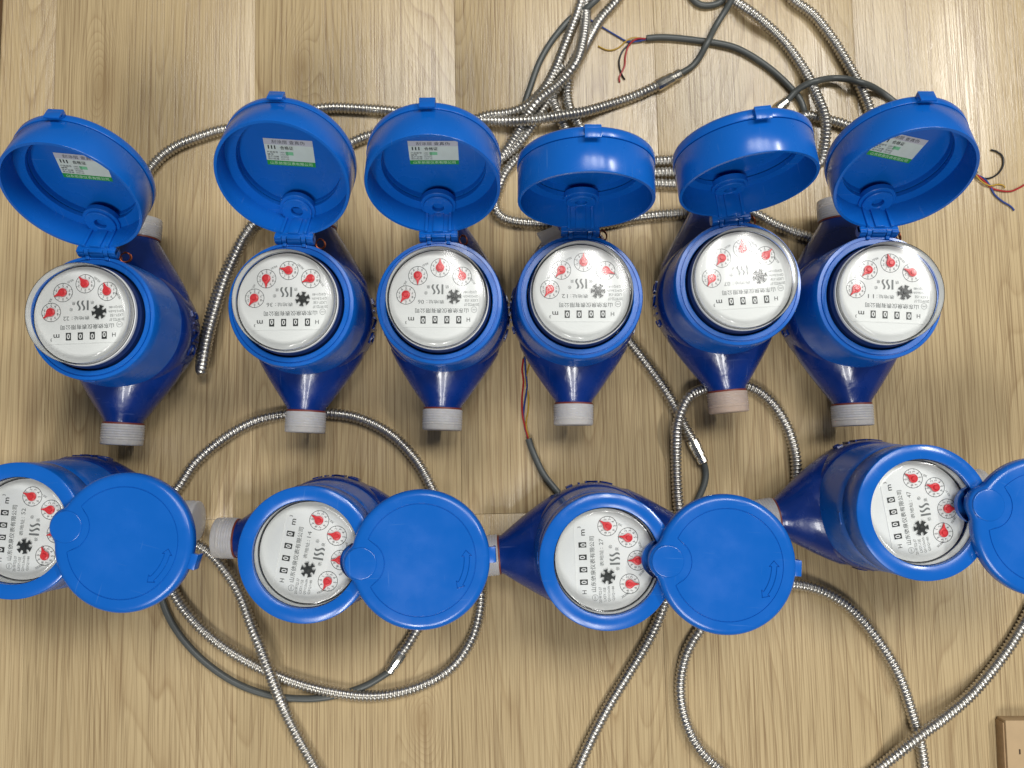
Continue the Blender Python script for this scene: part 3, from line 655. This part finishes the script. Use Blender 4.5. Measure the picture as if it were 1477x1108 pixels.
    'con': [[(38.4,-248.4,4.3),(48.1,-228.1,4.3),(56.3,-210.7,4.3),(69.6,-186.2,4.3),(84.6,-162.6,4.3),(100.8,-136.7,4.3),(110.8,-115.8,4.3),(117.9,-93.1,4.3),(122.4,-70.3,4.3),(124.8,-50,4.3),(123.6,-29.4,4.3),(123.1,-3.6,4.3),(122.9,19.5,12),(126.5,32.3,13),(133.1,42.2,12),(144.5,47.9,6),(163.4,52.2,4.3),(181.7,48.6,4.3),(195.5,38.1,4.3),(206.5,20.3,4.3),(212.2,1.5,4.3),(213.2,-16.6,4.3),(211.1,-34.6,4.3),(206.4,-52.5,4.3),(199.7,-70.3,4.3),(190.8,-85.4,5),(177.2,-100.4,6),(159.4,-115.8,4.3),(143.9,-124.8,4.3),(135,-134.8,4.3),(127.1,-149.7,4.3),(123.2,-168,4.3),(123.9,-184.2,4.3),(128.6,-200.9,4.3),(136.9,-215.5,4.3),(150.7,-229.1,4.3),(166.4,-243.6,4.3)]],
  }),
  ('steel conduit bending down from beside the swivel tab of the lid marked 27', {
    'con': [[(144.9,-107.5,22),(161.6,-98,20),(181.6,-95.1,17),(204.4,-95.9,9),(226.2,-100.6,5),(247.6,-112.7,4.3),(267.2,-134.8,4.3),(282.9,-161.6,4.3),(292.3,-191.1,4.3),(297.5,-212.2,4),(299.3,-228.3,4),(300.8,-248.4,4.3)]],
  }),
  ('straight steel conduit running down from under the meter marked 47', {
    'con': [[(408.1,-65.3,4.3),(393.5,-95.6,4.3),(379.2,-121.8,4.3),(363.6,-144.7,4.3),(334.5,-174.3,8),(311.9,-190.4,11),(297,-199.4,13),(280.4,-213.5,10),(264.9,-229.1,4.3),(241.7,-246,4.3)]],
  }),
]
# CABLES>>
def spline(P, step):
    P = [Vector(p)*mm for p in P]; Q = [P[0]*2-P[1]]+P+[P[-1]*2-P[-2]]; dense = []
    for i in range(1, len(Q)-2):
        a, b_, c, d = Q[i-1:i+3]
        t0 = 0; t1 = max(1e-6, (b_-a).length)**.5; t2 = t1+max(1e-6, (c-b_).length)**.5; t3 = t2+max(1e-6, (d-c).length)**.5
        for k in range(16):
            t = t1+(t2-t1)*k/16
            A1 = a*((t1-t)/(t1-t0))+b_*((t-t0)/(t1-t0)); A2 = b_*((t2-t)/(t2-t1))+c*((t-t1)/(t2-t1)); A3 = c*((t3-t)/(t3-t2))+d*((t-t2)/(t3-t2))
            B1 = A1*((t2-t)/(t2-t0))+A2*((t-t0)/(t2-t0)); B2 = A2*((t3-t)/(t3-t1))+A3*((t-t1)/(t3-t1))
            dense.append(B1*((t2-t)/(t2-t1))+B2*((t-t1)/(t2-t1)))
    dense.append(P[-1])
    # even spacing
    out = [dense[0]]; acc = 0; last = dense[0]
    for p in dense[1:]:
        d = (p-last).length
        while acc+d >= step and d > 1e-9:
            last = last+(p-last)*((step-acc)/d); out.append(last); d = (p-last).length; acc = 0
        acc += d; last = p
    return out
CR_, PITCH = .0043, .0029
for label, k in CABLES:
    root = bpy.data.objects.new('armoured_cable' if 'con' in k else 'grey_cable', None); C.objects.link(root); tag(root, label, 'cable', 'cables of the water meters')
    first = (k.get('con') or k.get('jac'))[0]
    mid = Vector(first[len(first)//2])*mm; root.location = (mid.x, mid.y, 0); inv = Matrix.Translation((-mid.x, -mid.y, 0))
    for path in k.get('con', []):
        pts = spline(path, PITCH/6); bm = bmesh.new()
        def rf(i, a): return CR_-(.0011, .00062, .00016, 0., .00016, .00062)[i % 6]
        tube(bm, pts, CR_, 12, radf=rf); link('steel_conduit', finish(bm, 'steel_conduit', MSTEEL, True, 75), root, inv)
    if 'fer' in k:
        a, b_ = [Vector(p)*mm for p in k['fer']]; d = b_-a; Ln = d.length; M = inv @ Matrix.Translation(a) @ Vector((0, 0, 1)).rotation_difference(d).to_matrix().to_4x4(); bm = bmesh.new()
        lathe(bm, [(0, -.002), (.0046, -.002), (.0048, -.0015), (.0048, Ln*.30), (.0044, Ln*.32), (.0044, Ln*.62), (.0037, Ln*.66), (.0037, Ln*.74), (.0040, Ln*.76), (.0040, Ln*.96), (.0036, Ln), (0, Ln)], 12, M)
        link('ferrule', finish(bm, 'ferrule', MNICK, True, 25), root)
    for path in k.get('jac', []):
        bm = bmesh.new(); tube(bm, spline(path, .003), .0025, 12); link('cable_jacket', finish(bm, 'cable_jacket', MGCAB), root, inv)
    for col, path in k.get('wires', []):
        bm = bmesh.new(); tube(bm, spline(path, .0015), .0007 if col != 'yellow' else .00055, 8); link(col+'_wire', finish(bm, 'wire', MWIRE[col]), root, inv)

# ------------------------------------------------------------------ things at the edge of the frame
bm = bmesh.new(); box(bm, .3560, .52, -.42, -.1925, .0005, .011, .0006)
cb = tag(link('cardboard_box', finish(bm, 'cardboard_box', MCARD, True, 30)), 'corner of a thin tan cardboard pack with frayed edge on the floor', 'box')
bm = bmesh.new(); box(bm, .3548, .3559, -.42, -.1945, .0003, .0095, .0003); link('frayed_edge', finish(bm, 'frayed_edge', MCARDE), cb)
bm = bmesh.new(); box(bm, .3645, .3656, -.2160, -.2125, .0108, .0112); link('dark_fleck', finish(bm, 'dark_fleck', MSEAM, False), cb)
bm = bmesh.new(); box(bm, -.47, -.4005, .28, .52, .0005, .012, .001, Matrix.Rotation(R(.6), 4, 'Z'))
tag(link('wooden_strip', finish(bm, 'wooden_strip', MSTRIP, True, 30)), 'dark brown wooden strip at the edge of the floor', 'strip')
